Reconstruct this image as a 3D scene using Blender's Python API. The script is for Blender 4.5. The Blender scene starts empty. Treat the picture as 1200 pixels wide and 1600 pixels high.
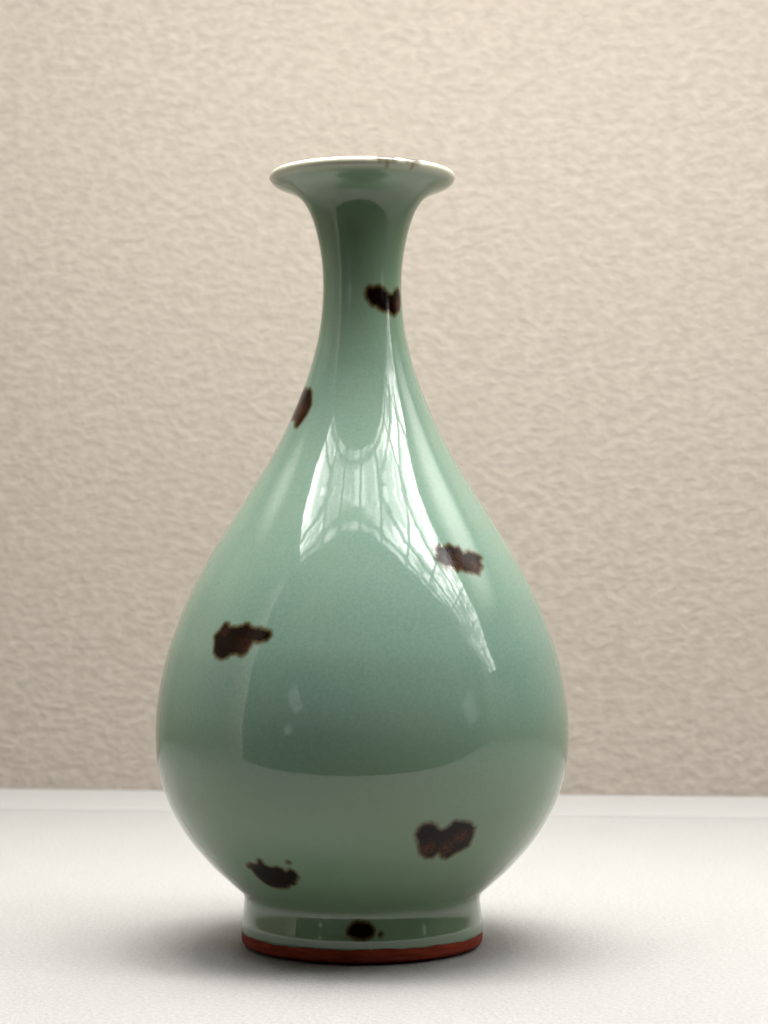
import bpy, math
import numpy as np
from mathutils import Vector

# ------------------------------------------------------------------ camera, world, light
scene = bpy.context.scene
C = scene.collection
U = 0.00022            # metres per profile unit
D, EYE = 3250 * U, 589 * U
CASE_TURN = math.radians(-5.6)      # the display case stands slightly turned to the camera

cam_d = bpy.data.cameras.new("camera")
cam = bpy.data.objects.new("camera", cam_d); C.objects.link(cam)
cam.location = (34 * U, -D, EYE)
cam.rotation_euler = (math.radians(90), 0, 0)
cam_d.sensor_fit = 'VERTICAL'; cam_d.sensor_height = 36; cam_d.sensor_width = 27
cam_d.lens = 3250 / 1600 * 36; cam_d.shift_y = 85 / 1600
cam_d.clip_start = 0.01; cam_d.clip_end = 50
cam_d.dof.use_dof = True; cam_d.dof.focus_distance = D - 0.05; cam_d.dof.aperture_fstop = 22
scene.camera = cam

world = bpy.data.worlds.new("World"); scene.world = world; world.use_nodes = True
bg = world.node_tree.nodes['Background']
bg.inputs[0].default_value = (0.80, 0.90, 1.0, 1); bg.inputs[1].default_value = 0.006
scene.view_settings.view_transform = 'Standard'; scene.view_settings.look = 'None'
scene.view_settings.gamma = 1; scene.view_settings.use_curve_mapping = False
scene.view_settings.exposure = 0.07


def turned(x, y, z=0.0):
    c, s = math.cos(CASE_TURN), math.sin(CASE_TURN)
    return (c * x - s * y, s * x + c * y, z)


def lamp(name, x, y, z, sx, sy, strength, color, rot=(0, 0, 0)):
    d = bpy.data.lights.new(name, 'AREA'); d.shape = 'RECTANGLE'; d.size = sx; d.size_y = sy
    d.energy = strength * sx * sy * math.pi; d.color = color
    o = bpy.data.objects.new(name, d); C.objects.link(o)
    o.location = turned(x, y, z); o.rotation_euler = (rot[0], rot[1], rot[2] + CASE_TURN)
    return o, d


class NT:
    """small node-tree writer"""
    def __init__(s, tree): s.t = tree
    def n(s, typ, **kw):
        nd = s.t.nodes.new(typ)
        ins = kw.pop('ins', {})
        for k, v in kw.items(): setattr(nd, k, v)
        for k, v in ins.items():
            if isinstance(v, bpy.types.NodeSocket): s.t.links.new(v, nd.inputs[k])
            else: nd.inputs[k].default_value = v
        return nd
    def math(s, op, a, b=0.0, c=None, clamp=False):
        ins = {0: a, 1: b}
        if c is not None: ins[2] = c
        return s.n('ShaderNodeMath', operation=op, use_clamp=clamp, ins=ins).outputs[0]
    def noise(s, vec, scale, detail=2.0, rough=0.5, dist=0.0):
        return s.n('ShaderNodeTexNoise', ins={'Vector': vec, 'Scale': scale, 'Detail': detail, 'Roughness': rough, 'Distortion': dist}).outputs[0]
    def mapr(s, v, a, b, c=0.0, d=1.0, kind='LINEAR'):
        return s.n('ShaderNodeMapRange', interpolation_type=kind, ins={0: v, 1: a, 2: b, 3: c, 4: d}).outputs[0]
    def mix(s, f, a, b):
        nd = s.t.nodes.new('ShaderNodeMix'); nd.data_type = 'RGBA'
        for k, v in ((0, f), (6, a), (7, b)):
            if isinstance(v, bpy.types.NodeSocket): s.t.links.new(v, nd.inputs[k])
            else: nd.inputs[k].default_value = v if k == 0 else (*v[:3], 1)
        return nd.outputs[2]
    def scale(s, vec, xyz):
        return s.n('ShaderNodeMapping', ins={'Vector': vec, 'Scale': xyz}).outputs[0]


# glazed top light of the case: a long skylight strip with glazing bars, seen mirrored in the glaze
LX0, LX1, LY0, LY1, LZ = -0.355, 1.85, -0.290, -0.03, 0.652
lo, ld = lamp("case_light", (LX0 + LX1) / 2, (LY0 + LY1) / 2, LZ, LX1 - LX0, LY1 - LY0, 1.0, (1, 1, 1))
ld.use_nodes = True
t = NT(ld.node_tree)
em = ld.node_tree.nodes['Emission']
par = t.n('ShaderNodeNewGeometry').outputs['Parametric']
sep = t.n('ShaderNodeSeparateXYZ', ins={0: par})
px = t.math('MULTIPLY', sep.outputs[0], LX1 - LX0)          # metres along the strip
py = t.math('MULTIPLY', sep.outputs[1], LY1 - LY0)
comb = t.n('ShaderNodeCombineXYZ', ins={0: px, 1: py}).outputs[0]


def bar(coord, pos, w):
    d = t.math('ABSOLUTE', t.math('SUBTRACT', coord, pos))
    return t.mapr(d, w * 0.5, w * 0.5 + 0.004, 0.0, 1.0)


bars = None
for crd, ps, w in [(px, p, 0.012) for p in (0.145, 0.245, 0.37, 0.50, 0.66, 0.83, 1.05, 1.3, 1.55)] + [(py, p, 0.010) for p in (0.022, 0.075, 0.16)]:
    b = bar(crd, ps, w)
    bars = b if bars is None else t.math('MULTIPLY', bars, b)
patch = t.mapr(t.noise(t.scale(comb, (9, 20, 1)), 1.0, 4, 0.62, 0.9), 0.45, 0.59, 0.27, 1.0)
# a shaded stretch of the strip between 0.15 m and 0.5 m
shade = t.math('MULTIPLY', t.mapr(px, 0.13, 0.17, 0, 1), t.mapr(px, 0.46, 0.58, 1, 0))
patch = t.math('MULTIPLY', patch, t.mapr(shade, 0, 1, 1.0, 0.62))
patch = t.math('MULTIPLY', patch, t.mapr(py, 0.05, LY1 - LY0, 0.55, 1.55))     # brighter towards the back edge
patch = t.math('MULTIPLY', patch, t.mapr(py, 0.0, 0.06, 0.38, 1.0))
patch = t.math('MULTIPLY', patch, t.mapr(px, 0.62, 1.10, 1.0, 0.20))
patch = t.math('MULTIPLY', patch, t.mapr(px, 0.05, 0.20, 0.9, 1.0))
stren = t.math('MULTIPLY', t.mapr(bars, 0, 1, 0.12, 1.0), patch)
t.t.links.new(t.math('MULTIPLY', stren, 26.5), em.inputs['Strength'])
em.inputs['Color'].default_value = (1.0, 0.985, 0.955, 1)

# wall washer along the back of the case ceiling
po, pd = lamp("ceiling_panel", 0.2, 0.225, 0.655, 1.84, 0.44, 1.0, (1, 1, 1))
pd.use_nodes = True
t = NT(pd.node_tree); em = pd.node_tree.nodes['Emission']
sep = t.n('ShaderNodeSeparateXYZ', ins={0: t.n('ShaderNodeNewGeometry').outputs['Parametric']})
fx = t.math('MULTIPLY', t.mapr(sep.outputs[0], 0.0, 0.18, 0, 1, 'SMOOTHSTEP'), t.mapr(sep.outputs[0], 1.0, 0.50, 0, 1, 'SMOOTHSTEP'))
fy = t.math('MULTIPLY', t.mapr(sep.outputs[1], 0.0, 0.4, 0, 1, 'SMOOTHSTEP'), t.mapr(sep.outputs[1], 1.0, 0.6, 0, 1, 'SMOOTHSTEP'))
t.t.links.new(t.math('MULTIPLY', t.math('MULTIPLY', fx, fy), 5.6), em.inputs['Strength'])
em.inputs['Color'].default_value = (1.0, 0.965, 0.91, 1)


# added lamp above the vase for top-down contrast, outside what the glaze mirrors
lamp("added_top_light", 0.03, 0.02, 0.654, 0.46, 0.26, 16.5, (1.0, 0.985, 0.95))
# two small far windows of the dark hall, only seen as faint glints in the glaze
for x, y, z, sx, sz in ((-2.25, -3.07, 1.05, 0.38, 0.60), (-2.5, -3.07, 0.28, 0.30, 0.26), (5.6, -3.0, 1.1, 1.0, 0.9)):
    o, d = lamp("hall_window", 0, 0, 0, sx, sz, 1.0, (0.9, 1.0, 0.95))
    d.energy = 0.65 * sx * sz * math.pi
    o.location = (x, y, z)
    o.rotation_euler = (Vector((0, 0, 0.1)) - o.location).to_track_quat('-Z', 'Z').to_euler()


# ------------------------------------------------------------------ helpers
def prop(o, **kw):
    for k, v in kw.items(): o[k] = v
    return o


def mesh_obj(name, verts, faces, mat, parent=None):
    m = bpy.data.meshes.new(name); m.from_pydata(verts, [], faces); m.update()
    if mat: m.materials.append(mat)
    o = bpy.data.objects.new(name, m); C.objects.link(o)
    if parent: o.parent = parent
    return o


def slab(name, x0, x1, y0, y1, z0, z1, mat, bevel=0.0, kind='structure'):
    vs = [(x, y, z) for x in (x0, x1) for y in (y0, y1) for z in (z0, z1)]
    fs = [(0, 1, 3, 2), (4, 6, 7, 5), (0, 4, 5, 1), (2, 3, 7, 6), (0, 2, 6, 4), (1, 5, 7, 3)]
    o = mesh_obj(name, vs, fs, mat)
    o.rotation_euler = (0, 0, CASE_TURN)
    if bevel:
        b = o.modifiers.new('bevel', 'BEVEL'); b.width = bevel; b.segments = 4
    o['kind'] = kind
    return o


def material(name):
    m = bpy.data.materials.new(name); m.use_nodes = True
    return m, NT(m.node_tree), m.node_tree.nodes['Principled BSDF']


# ------------------------------------------------------------------ setting materials
m_wall, t, p = material("wall_paper")
co = t.n('ShaderNodeTexCoord').outputs['Object']
warp = t.n('ShaderNodeVectorMath', operation='MULTIPLY_ADD', ins={0: t.n('ShaderNodeTexNoise', ins={'Vector': co, 'Scale': 45.0, 'Detail': 2.0}).outputs[1], 1: (0.007, 0.0, 0.007), 2: co}).outputs[0]
h1 = t.noise(t.scale(warp, (145, 145, 230)), 1.0, 3.0, 0.55)
h2 = t.noise(t.scale(co, (520, 520, 800)), 1.0, 2.0, 0.5)
big = t.noise(co, 4.0, 2, 0.5)
fleck = t.mapr(h1, 0.35, 0.68)
tone = t.mix(fleck, (0.275, 0.243, 0.208), (0.336, 0.299, 0.259))
tone = t.mix(t.mapr(big, 0.35, 0.65, 0.0, 0.35), tone, (0.298, 0.274, 0.230))
t.t.links.new(tone, p.inputs['Base Color']); p.inputs['Roughness'].default_value = 0.9
p.inputs['Specular IOR Level'].default_value = 0.2
hh = t.math('ADD', h1, t.math('MULTIPLY', h2, 0.22))
bm = t.n('ShaderNodeBump', ins={'Strength': 0.75, 'Distance': 0.0015, 'Height': hh})
t.t.links.new(bm.outputs[0], p.inputs['Normal'])

m_table, t, p = material("white_cloth")
co = t.n('ShaderNodeTexCoord').outputs['Object']
g1 = t.noise(co, 700.0, 3.0, 0.75)
g2 = t.noise(co, 420.0, 2.0, 0.5)
g3 = t.noise(co, 7.0, 2.0, 0.5)
g0 = t.mapr(g1, 0.3, 0.7)
c1 = t.mix(g0, (0.282, 0.278, 0.270), (0.375, 0.371, 0.362))
c1 = t.mix(t.mapr(g3, 0.35, 0.7, 0, 0.3), c1, (0.330, 0.328, 0.318))
t.t.links.new(c1, p.inputs['Base Color']); p.inputs['Roughness'].default_value = 0.75
p.inputs['Specular IOR Level'].default_value = 0.25
bm = t.n('ShaderNodeBump', ins={'Strength': 1.0, 'Distance': 0.0009, 'Height': t.math('ADD', g1, t.math('MULTIPLY', g2, 0.6))})
t.t.links.new(bm.outputs[0], p.inputs['Normal'])

m_ledge, t, p = material("white_ledge")
co = t.n('ShaderNodeTexCoord').outputs['Object']
t.t.links.new(t.mix(t.noise(co, 60.0, 3, 0.6), (0.318, 0.315, 0.311), (0.345, 0.342, 0.338)), p.inputs['Base Color'])
p.inputs['Roughness'].default_value = 0.6

m_panel, t, p = material("case_panel")
p.inputs['Base Color'].default_value = (0.20, 0.18, 0.145, 1); p.inputs['Roughness'].default_value = 0.8
m_front, t, p = material("case_front")
p.inputs['Base Color'].default_value = (0.50, 0.46, 0.39, 1); p.inputs['Roughness'].default_value = 0.7
m_ceil, t, p = material("case_ceiling")
p.inputs['Base Color'].default_value = (0.08, 0.078, 0.075, 1); p.inputs['Roughness'].default_value = 0.8

# ------------------------------------------------------------------ setting: table, ledge, wall, case sides and ceiling
WX0, WX1, WY, TY0 = -0.72, 1.92, 0.470, -0.262
slab("tabletop", WX0, WX1, TY0, WY + 0.03, -0.035, 0.0, m_table, 0.002)
slab("ledge", WX0 + .002, WX1 - .002, WY - 0.098, WY - 0.001, -0.003, 0.0006, m_ledge, 0.0003)
slab("wall", WX0 - 0.02, WX1 + 0.02, WY, WY + 0.02, -0.002, 0.668, m_wall)
slab("side_wall", WX0 - 0.02, WX0, TY0, WY - 0.001, -0.002, 0.668, m_panel)
slab("side_wall", WX1, WX1 + 0.02, TY0, WY - 0.001, -0.002, 0.668, m_panel)
slab("case_front_panel", WX0 + 0.002, -0.43, TY0 - 0.020, TY0 - 0.001, -0.035, 0.668, m_front)
slab("case_front_panel", 1.35, WX1 - 0.002, TY0 - 0.020, TY0 - 0.001, -0.035, 0.668, m_front)
slab("case_ceiling", WX0, WX1, TY0, WY - 0.001, 0.67, 0.69, m_ceil)

# ------------------------------------------------------------------ vase
PROFILE = [(150,-1.0),(162,-3.6),(166,-4.0),(170,-3.6),(178,-0.8),(184,0.6),(187,3.2),(187.7,8),(188.0,15),(187.9,19.2),(188.4,20.6),(188.4,26),(188.3,33),(187.3,40),(186.2,47),(185.1,54),(184.3,61),(183.9,67),(184.3,72.5),(186.2,77.5),(190.3,82.5),(196.8,88.0),(212.4,102.0),(229.7,118.0),(246.4,136.0),(263.5,156.0),(279.1,178.0),(293.0,202.0),(304.9,228.0),(313.3,256.0),(319.3,286.0),(321.5,318.0),(321.1,350.0),(317.5,384.0),(310.9,420.0),(301.8,456.0),(289.3,492.0),(274.8,528.0),(257.6,564.0),(237.9,600.0),(216.3,636.0),(193.6,672.0),(170.6,708.0),(148.5,744.0),(128.6,780.0),(111.2,816.0),(95.9,852.0),(83.0,888.0),(73.0,924.0),(65.9,960.0),(62.2,996.0),(61.4,1032.0),(63.4,1062.0),(67.6,1088.0),(72.1,1108.0),(76.9,1124.0),(82.4,1138.0),(88.9,1150.0),(97.0,1160.0),(104.5,1165.8),(114,1171),(124,1174.8),(133,1178.5),(140,1183),(144,1187.5),(145.1,1191.5),(143.8,1195.5),(140,1198.4),(135,1199.2),(130,1197.5),(122,1192),(112,1184),(100,1174),(88,1160),(78,1142),(68,1112),(58,1072),(52,1030),(52,995),(56,955),(63,920)]

SPOTS = {
    'neck': [(4.79, 1004.4), (5.95, 1011.8), (11.37, 1015.6), (18.49, 1014.3), (25.97, 1016.7), (33.0, 1013.1), (37.63, 1008.5), (42.56, 1004.9), (50.44, 1004.9), (55.95, 1011.3), (62.31, 1015.8), (69.01, 1013.7), (73.1, 1004.3), (73.28, 994.4), (68.14, 983.8), (58.43, 977.6), (49.82, 971.2), (44.69, 974.5), (40.82, 976.6), (31.61, 976.7), (25.01, 979.6), (21.92, 983.5), (15.64, 984.1), (10.38, 989.7), (5.89, 997.0)],
    'left shoulder': [(-86, 862.6), (-58.91, 859.0), (-53.46, 852.7), (-49.82, 841.1), (-47.69, 831.8), (-48.14, 825.1), (-49.54, 815.7), (-51.62, 807.5), (-53.79, 799.9), (-55.87, 797.6), (-60.04, 799.5), (-64.24, 809.0), (-86, 816.0), (-86, 820.5), (-86, 832.3), (-86, 843.6), (-86, 854.6)],
    'right shoulder': [(27.5, 611.2), (29.91, 616.9), (31.79, 613.2), (34.97, 618.5), (36.77, 613.3), (39.18, 615.3), (40.01, 604.8), (43.07, 608.2), (46.35, 605.0), (48.84, 599.3), (47.01, 591.6), (47.32, 585.9), (43.41, 572.3), (41.12, 574.6), (37.85, 576.5), (36.0, 580.3), (34.1, 577.5), (32.31, 584.1), (30.33, 582.2), (28.37, 589.7), (27.09, 596.2), (28.28, 604.7)],
    'left belly': [(-47.34, 483.6), (-45.7, 491.2), (-44.33, 501.6), (-42.5, 502.7), (-41.53, 497.2), (-38.98, 497.5), (-36.65, 499.5), (-35.9, 502.8), (-34.68, 502.4), (-33.27, 497.9), (-31.59, 496.2), (-30.1, 497.3), (-27.78, 493.8), (-26.45, 492.0), (-25.99, 485.7), (-26.96, 479.3), (-29.47, 474.5), (-31.47, 476.1), (-32.17, 467.9), (-33.1, 459.5), (-34.65, 454.8), (-36.61, 458.2), (-38.65, 457.0), (-39.84, 452.2), (-41.42, 449.7), (-44.14, 452.5), (-45.75, 460.6), (-46.39, 472.5)],
    'right lower belly': [(15.47, 202.1), (16.13, 212.2), (17.23, 218.7), (19.55, 220.5), (21.48, 215.5), (22.16, 209.7), (23.6, 208.2), (25.38, 214.4), (26.24, 220.9), (28.62, 220.2), (32.01, 216.2), (33.96, 208.1), (34.38, 194.3), (34.1, 179.3), (31.95, 173.1), (29.72, 168.1), (27.75, 160.4), (25.9, 163.4), (23.96, 172.3), (22.76, 164.4), (19.98, 165.1), (17.81, 173.9), (16.73, 188.1)],
    'left lower belly': [(-41.08, 145.6), (-38.73, 150.8), (-37.4, 148.8), (-35.79, 150.5), (-34.55, 157.7), (-33.36, 157.2), (-32.73, 150.2), (-30.66, 146.8), (-28.48, 148.7), (-26.36, 146.2), (-25.76, 140.7), (-23.57, 146.0), (-22.45, 143.2), (-21.55, 135.0), (-22.66, 128.3), (-24.54, 120.3), (-26.58, 118.6), (-29.17, 112.2), (-32.25, 111.1), (-35.68, 112.0), (-38.2, 117.4), (-39.54, 124.3), (-40.14, 133.5), (-39.9, 140.9), (-41.31, 141.3)],
    'foot': [(6.41, 48.4), (6.13, 42.4), (4.07, 37.7), (1.33, 35.1), (-1.33, 35.1), (-4.07, 37.7), (-6.13, 42.4), (-6.41, 48.4), (-5.4, 54.4), (-3.9, 59.3), (-1.52, 62.0), (1.52, 62.0), (3.9, 59.3), (5.4, 54.4)],
}



def catmull(P, n):
    P = np.array(P, float); out = []
    for i in range(len(P) - 1):
        p0, p1, p2, p3 = P[max(i - 1, 0)], P[i], P[i + 1], P[min(i + 2, len(P) - 1)]
        d1 = max(np.linalg.norm(p1 - p0), 1e-6) ** .5; d2 = np.linalg.norm(p2 - p1) ** .5
        d3 = max(np.linalg.norm(p3 - p2), 1e-6) ** .5
        m1 = (p2 - p1) if i == 0 else ((p1 - p0) / d1 - (p2 - p0) / (d1 + d2) + (p2 - p1) / d2) * d2
        m2 = (p2 - p1) if i == len(P) - 2 else ((p2 - p1) / d2 - (p3 - p1) / (d2 + d3) + (p3 - p2) / d3) * d2
        for k in range(n):
            q = k / n; a = q ** 3 - 2 * q * q + q; b = -2 * q ** 3 + 3 * q * q; c = q ** 3 - q * q
            out.append((1 - b) * p1 + b * p2 + a * m1 + c * m2)
    out.append(P[-1]); return np.array(out)


cur = catmull(PROFILE, 24)
arc = np.concatenate([[0], np.cumsum(np.hypot(*np.diff(cur, axis=0).T))])
i_wide = int(np.argmax(np.where(cur[:, 1] > 1185, cur[:, 0], 0)))
i_top = int(np.argmax(cur[:, 1]))
# rows: fine outside, coarser inside the mouth
s_out = arc[i_top] + 14
rows = np.concatenate([np.arange(0, 26, 1.5), np.arange(26, 60, 0.6), np.arange(60, 110, 1.5), np.arange(110, s_out, 2.0), np.arange(s_out, arc[-1], 9.0)])
R = np.interp(rows, arc, cur[:, 0]); Z = np.interp(rows, arc, cur[:, 1])
fi = np.arange(-92, 92, 0.40); bk = np.arange(92, 268, 4.0)
PH = np.radians(np.concatenate([fi, bk])); nc = len(PH); nr = len(rows)
dR = np.gradient(R, rows); dZ = np.gradient(Z, rows)
# smooth tangents a little for clean reflections
ker = np.array([1, 4, 7, 8, 7, 4, 1.]); ker /= ker.sum()
pad = lambda a: np.convolve(np.pad(a, 3, mode='edge'), ker, mode='valid')
dR, dZ = pad(dR), pad(dZ)
L = np.hypot(dR, dZ); nR, nZ = dZ / L, -dR / L

# a hand-thrown pot: very slight wobble of the wall
wob = 1 + 0.0012 * np.sin(2 * PH[None, :] + Z[:, None] / 260.0) * np.clip(Z[:, None] / 200, 0, 1)
X = R[:, None] * wob * np.sin(PH)[None, :]; Y = -R[:, None] * wob * np.cos(PH)[None, :]
V = np.stack([X, Y, np.repeat(Z[:, None], nc, 1) + 4.0], -1).reshape(-1, 3) * U
N = np.stack([nR[:, None] * np.sin(PH)[None, :], -nR[:, None] * np.cos(PH)[None, :], np.repeat(nZ[:, None], nc, 1)], -1).reshape(-1, 3)


def sdf(poly, px, py):
    """signed distance to a polygon, positive inside"""
    n = len(poly); d = np.full(px.shape, 1e9); inside = np.zeros(px.shape, bool)
    for i in range(n):
        ax, ay = poly[i]; bx, by = poly[(i + 1) % n]
        ex, ey = bx - ax, by - ay
        tt = np.clip(((px - ax) * ex + (py - ay) * ey) / (ex * ex + ey * ey + 1e-9), 0, 1)
        d = np.minimum(d, np.hypot(px - ax - tt * ex, py - ay - tt * ey))
        c = ((ay > py) != (by > py)) & (px < ex * (py - ay) / (ey if ey else 1e-9) + ax)
        inside ^= c
    return np.where(inside, d, -d)


z2s = lambda z: np.interp(z, cur[:i_wide, 1], arc[:i_wide])
front = PH < math.radians(92)
dist = np.full((nr, nc), -30.0); red = np.zeros((nr, nc)); owner = np.full((nr, nc), -1)
spot_names = []


def add_spot(name, poly_ps, r0, redness, red_c, soft=1.0):
    idx = len(spot_names); spot_names.append(name)
    P = [(math.radians(a) * r0, b) for a, b in poly_ps]
    smin = min(b for a, b in P) - 25; smax = max(b for a, b in P) + 25
    rs = np.where((rows > smin) & (rows < smax))[0]
    cs = np.where(front)[0]
    gx, gy = np.meshgrid(PH[cs] * r0, rows[rs])
    d = sdf(P, gx, gy) * soft
    sub = dist[np.ix_(rs, cs)]; own = owner[np.ix_(rs, cs)]; rd = red[np.ix_(rs, cs)]
    better = d > sub
    own = np.where(better & (d > -9), idx, own)
    if red_c:
        q = 0
        for (ca, cz, rad) in red_c:
            q = np.maximum(q, np.exp(-(((gx - math.radians(ca) * r0) ** 2 + (gy - z2s(cz)) ** 2) / rad ** 2)))
        rd = np.maximum(rd, q * redness)
    dist[np.ix_(rs, cs)] = np.where(better, d, sub); owner[np.ix_(rs, cs)] = own; red[np.ix_(rs, cs)] = rd


red_spec = {'neck': (0.9, [(66, 990, 9)]), 'left shoulder': (0.6, [(-60, 825, 14), (-62, 806, 9)]),
            'right shoulder': (0.4, [(36, 590, 16), (43, 585, 12)]), 'left belly': (0.25, [(-34, 474, 15), (-43, 490, 8)]),
            'right lower belly': (0.65, [(20, 180, 13), (26, 178, 14), (30, 195, 12)]),
            'left lower belly': (0.5, [(-39.5, 147, 6)]), 'foot': (0, None)}
for k, poly in SPOTS.items():
    zs = np.array([b for a, b in poly]); r0 = float(np.interp(zs.mean(), cur[:i_wide, 1], cur[:i_wide, 0]))
    if k == 'rim': continue
    add_spot(k, [(a, float(z2s(b))) for a, b in poly], r0, red_spec[k][0], red_spec[k][1])
# two marks on top of the mouth rim
sT = arc[i_top]
for a0, a1 in ((9.0, 21.5), (26.5, 37.5)):
    add_spot('rim', [(a0, sT - 8), (a0 + 2, sT - 11), ((a0 + a1) / 2, sT - 10), (a1 - 2, sT - 11.5), (a1, sT - 8), (a1, sT + 15), (a0, sT + 15)], 138, 0.4, None, 0.8)
# tiny satellite specks
for a, zz, rr_ in ((9.0, 42.5, 1.4), (-23.2, 157, 1.3)):
    r0 = 186 if zz < 60 else 262
    cs = np.where(front)[0]; s0 = float(z2s(zz)); rs = np.where(abs(rows - s0) < 20)[0]
    gx, gy = np.meshgrid(PH[cs] * r0, rows[rs])
    d = rr_ * 1.8 - np.hypot(gx - math.radians(a) * r0, gy - s0)
    dist[np.ix_(rs, cs)] = np.maximum(dist[np.ix_(rs, cs)], d)

# how thin the glaze lies: 1 on the mouth edge
sW = arc[i_wide]
thin = np.exp(-np.clip(np.abs(rows - (sT - 4)) - 13, 0, None) ** 2 / 9.0 ** 2)
streak = np.zeros((nr, nc))
for a in (15.7, 32.3):
    streak = np.maximum(streak, np.exp(-((np.degrees(PH)[None, :] - a) / 1.3) ** 2) * np.exp(-np.clip(abs(rows[:, None] - (sT - 12)) - 10, 0, None) ** 2 / 20))
thin2 = np.repeat(thin[:, None], nc, 1)

# faces
ii, jj = np.meshgrid(np.arange(nr - 1), np.arange(nc), indexing='ij')
jn = (jj + 1) % nc
Q = np.stack([ii * nc + jj, ii * nc + jn, (ii + 1) * nc + jn, (ii + 1) * nc + jj], -1)
fo = owner[:-1, :]                                     # spot that owns each face
Zf = np.repeat(Z[:-1, None], nc, 1); Sf = np.repeat(rows[:-1, None], nc, 1)
s_band = float(z2s(19.7)); s_foot = float(z2s(70)); s_body = float(z2s(800)); s_rim = float(z2s(1140))
PHf = np.repeat(PH[None, :], nr - 1, 0)
band = s_band + 0.9 * np.sin(3 * PHf + 1) + 0.7 * np.sin(11 * PHf) + 0.5 * np.sin(29 * PHf + 2)      # wavering glaze line
part = np.where(Sf < band, 0, np.where(Sf < s_foot, 1, np.where(Sf < s_body, 2, np.where(Sf < s_rim, 3, 4))))
attr = {'spot': dist.ravel(), 'red': red.ravel(), 'thin': thin2.ravel(), 'streak': streak.ravel()}


def grid_part(name, mask, mat, parent):
    q = Q[mask]
    used, inv = np.unique(q.ravel(), return_inverse=True)
    m = bpy.data.meshes.new(name)
    m.vertices.add(len(used)); m.vertices.foreach_set('co', V[used].astype(np.float32).ravel())
    m.loops.add(q.size); m.loops.foreach_set('vertex_index', inv.astype(np.int32).ravel())
    m.polygons.add(len(q)); m.polygons.foreach_set('loop_start', np.arange(0, q.size, 4, dtype=np.int32))
    m.update(calc_edges=True); m.validate()
    m.polygons.foreach_set('use_smooth', np.ones(len(q), bool))
    for k, a in attr.items():
        at = m.attributes.new(k, 'FLOAT', 'POINT'); at.data.foreach_set('value', a[used].astype(np.float32))
    m.normals_split_custom_set_from_vertices([tuple(v) for v in N[used]])
    m.materials.append(mat)
    o = bpy.data.objects.new(name, m); C.objects.link(o); o.parent = parent
    return o


# glaze
m_glaze, t, p = material("celadon_glaze")
co = t.n('ShaderNodeTexCoord').outputs['Object']
A = lambda k: t.n('ShaderNodeAttribute', attribute_name=k).outputs['Fac']
n1 = t.noise(co, 900.0, 4, 0.75); n2 = t.noise(co, 60.0, 3, 0.5); n3 = t.noise(co, 14.0, 2, 0.5)
base = t.mix(t.mapr(n3, 0.35, 0.65), (0.127, 0.221, 0.174), (0.165, 0.246, 0.182))
base = t.mix(t.mapr(n1, 0.3, 0.7, 0, 0.42), base, (0.25, 0.338, 0.28))
vo = t.n('ShaderNodeTexVoronoi', ins={'Vector': co, 'Scale': 150.0})
pin = t.math('MULTIPLY', t.mapr(vo.outputs['Distance'], 0.035, 0.06, 1, 0), t.math('GREATER_THAN', t.n('ShaderNodeSeparateColor', ins={0: vo.outputs['Color']}).outputs[0], 0.80))
base = t.mix(t.math('MULTIPLY', pin, 0.55), base, (0.06, 0.09, 0.06))          # pinholes in the glaze
zc = t.n('ShaderNodeSeparateXYZ', ins={0: co}).outputs[2]          # olive cast of the shaded foot and neck, put into the glaze colour
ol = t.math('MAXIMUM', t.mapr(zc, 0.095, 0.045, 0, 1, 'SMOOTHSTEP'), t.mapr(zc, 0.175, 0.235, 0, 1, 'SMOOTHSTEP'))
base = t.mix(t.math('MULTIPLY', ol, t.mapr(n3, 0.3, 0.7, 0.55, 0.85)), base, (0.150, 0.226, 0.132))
base = t.mix(t.math('MULTIPLY', A('thin'), 0.9), base, (0.58, 0.57, 0.45))
base = t.mix(t.math('MULTIPLY', A('streak'), 0.75), base, (0.20, 0.14, 0.04))
# iron spots: signed distance broken up by noise, amber halo, near-black core, rusty bloom
e1 = t.noise(co, 900.0, 4, 0.65); e2 = t.noise(t.scale(co, (700, 700, 260)), 1.0, 3, 0.6)
dd = t.math('ADD', A('spot'), t.math('MULTIPLY', t.math('SUBTRACT', e1, 0.5), 3.6))
dd = t.math('ADD', dd, t.math('MULTIPLY', t.math('SUBTRACT', e2, 0.5), 4.0))
halo = t.mapr(dd, -6.2, 1.4, 0, 1, 'SMOOTHSTEP'); core = t.mapr(dd, -1.2, 5.2, 0, 1, 'SMOOTHSTEP')
rust = t.math('MULTIPLY', A('red'), t.mapr(t.noise(t.scale(co, (900, 900, 330)), 1.0, 3, 0.7, 0.8), 0.30, 0.58))
ironc = t.mix(rust, (0.0045, 0.0018, 0.0010), (0.105, 0.033, 0.013))
halc = t.mix(t.mapr(e2, 0.3, 0.7), (0.075, 0.050, 0.012), (0.055, 0.045, 0.016))
spc = t.mix(core, halc, ironc)
col = t.mix(halo, base, spc)
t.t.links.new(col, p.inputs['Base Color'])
p.inputs['IOR'].default_value = 1.60
t.t.links.new(t.mapr(core, 0, 1, 0.5, 0.16), p.inputs['Specular IOR Level'])
rg = t.math('ADD', t.mapr(n2, 0.3, 0.7, 0.035, 0.06), t.math('MULTIPLY', core, 0.05))
t.t.links.new(rg, p.inputs['Roughness'])
b1 = t.n('ShaderNodeBump', ins={'Strength': 1.0, 'Distance': 1.0, 'Height': t.math('ADD',
        t.math('MULTIPLY', t.noise(t.scale(co, (1, 1, 0.6)), 330.0, 1.5, 0.4), 0.000006), t.math('MULTIPLY', n2, 0.00007))})
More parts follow.
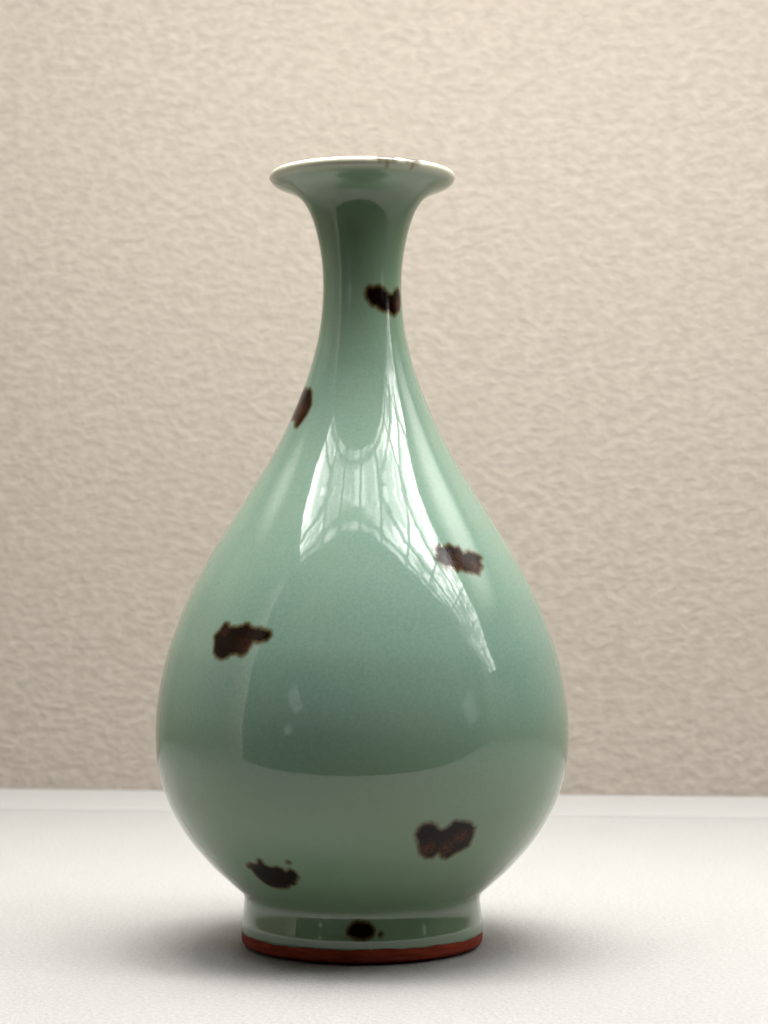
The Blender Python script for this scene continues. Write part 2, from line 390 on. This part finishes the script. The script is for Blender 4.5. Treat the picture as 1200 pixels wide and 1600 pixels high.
b2 = t.n('ShaderNodeBump', ins={'Strength': t.math('MULTIPLY', core, 0.7), 'Distance': 0.00004, 'Height': t.noise(co, 1600.0, 2, 0.6), 'Normal': b1.outputs[0]})
t.t.links.new(b2.outputs[0], p.inputs['Normal'])

m_clay, t, p = material("red_clay")
co = t.n('ShaderNodeTexCoord').outputs['Object']
cn = t.noise(t.scale(co, (120, 120, 900)), 1.0, 3, 0.6); cn2 = t.noise(co, 900, 2, 0.5)
t.t.links.new(t.mix(t.mapr(cn, 0.3, 0.7), (0.15, 0.017, 0.008), (0.27, 0.042, 0.019)), p.inputs['Base Color'])
p.inputs['Roughness'].default_value = 0.75; p.inputs['Specular IOR Level'].default_value = 0.15
bm = t.n('ShaderNodeBump', ins={'Strength': 0.5, 'Distance': 0.0004, 'Height': t.math('ADD', cn, cn2)})
t.t.links.new(bm.outputs[0], p.inputs['Normal'])

vase = bpy.data.objects.new("vase", None); C.objects.link(vase)
vase.empty_display_size = 0.05
prop(vase, label="pear-shaped pale green celadon vase with dark brown iron spots on a white table", category="vase")
nosp = fo < 0
grid_part("unglazed_foot_rim", (part == 0) & nosp, m_clay, vase)["label"] = "unglazed brick-red clay edge under the foot"
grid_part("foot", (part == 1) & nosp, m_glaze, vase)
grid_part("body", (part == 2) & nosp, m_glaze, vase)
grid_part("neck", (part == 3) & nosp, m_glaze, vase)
grid_part("mouth_rim", (part == 4) & nosp, m_glaze, vase)["label"] = "flared mouth with a pale cream edge"
SL = {'neck': "black-brown iron spot with a rusty right end on the neck", 'left shoulder': "narrow dark spot on the left edge of the shoulder",
      'right shoulder': "brown spot crossed by white reflections on the right shoulder", 'left belly': "ragged black-brown spot with an olive edge on the left of the belly",
      'right lower belly': "heart-shaped rusty brown spot low on the right", 'left lower belly': "black crescent-shaped spot low on the left",
      'foot': "small round black spot on the foot", 'rim': "brown mark on top of the mouth rim"}
for k, nm in enumerate(spot_names):
    o = grid_part("iron_spot", fo == k, m_glaze, vase); o["label"] = SL[nm]
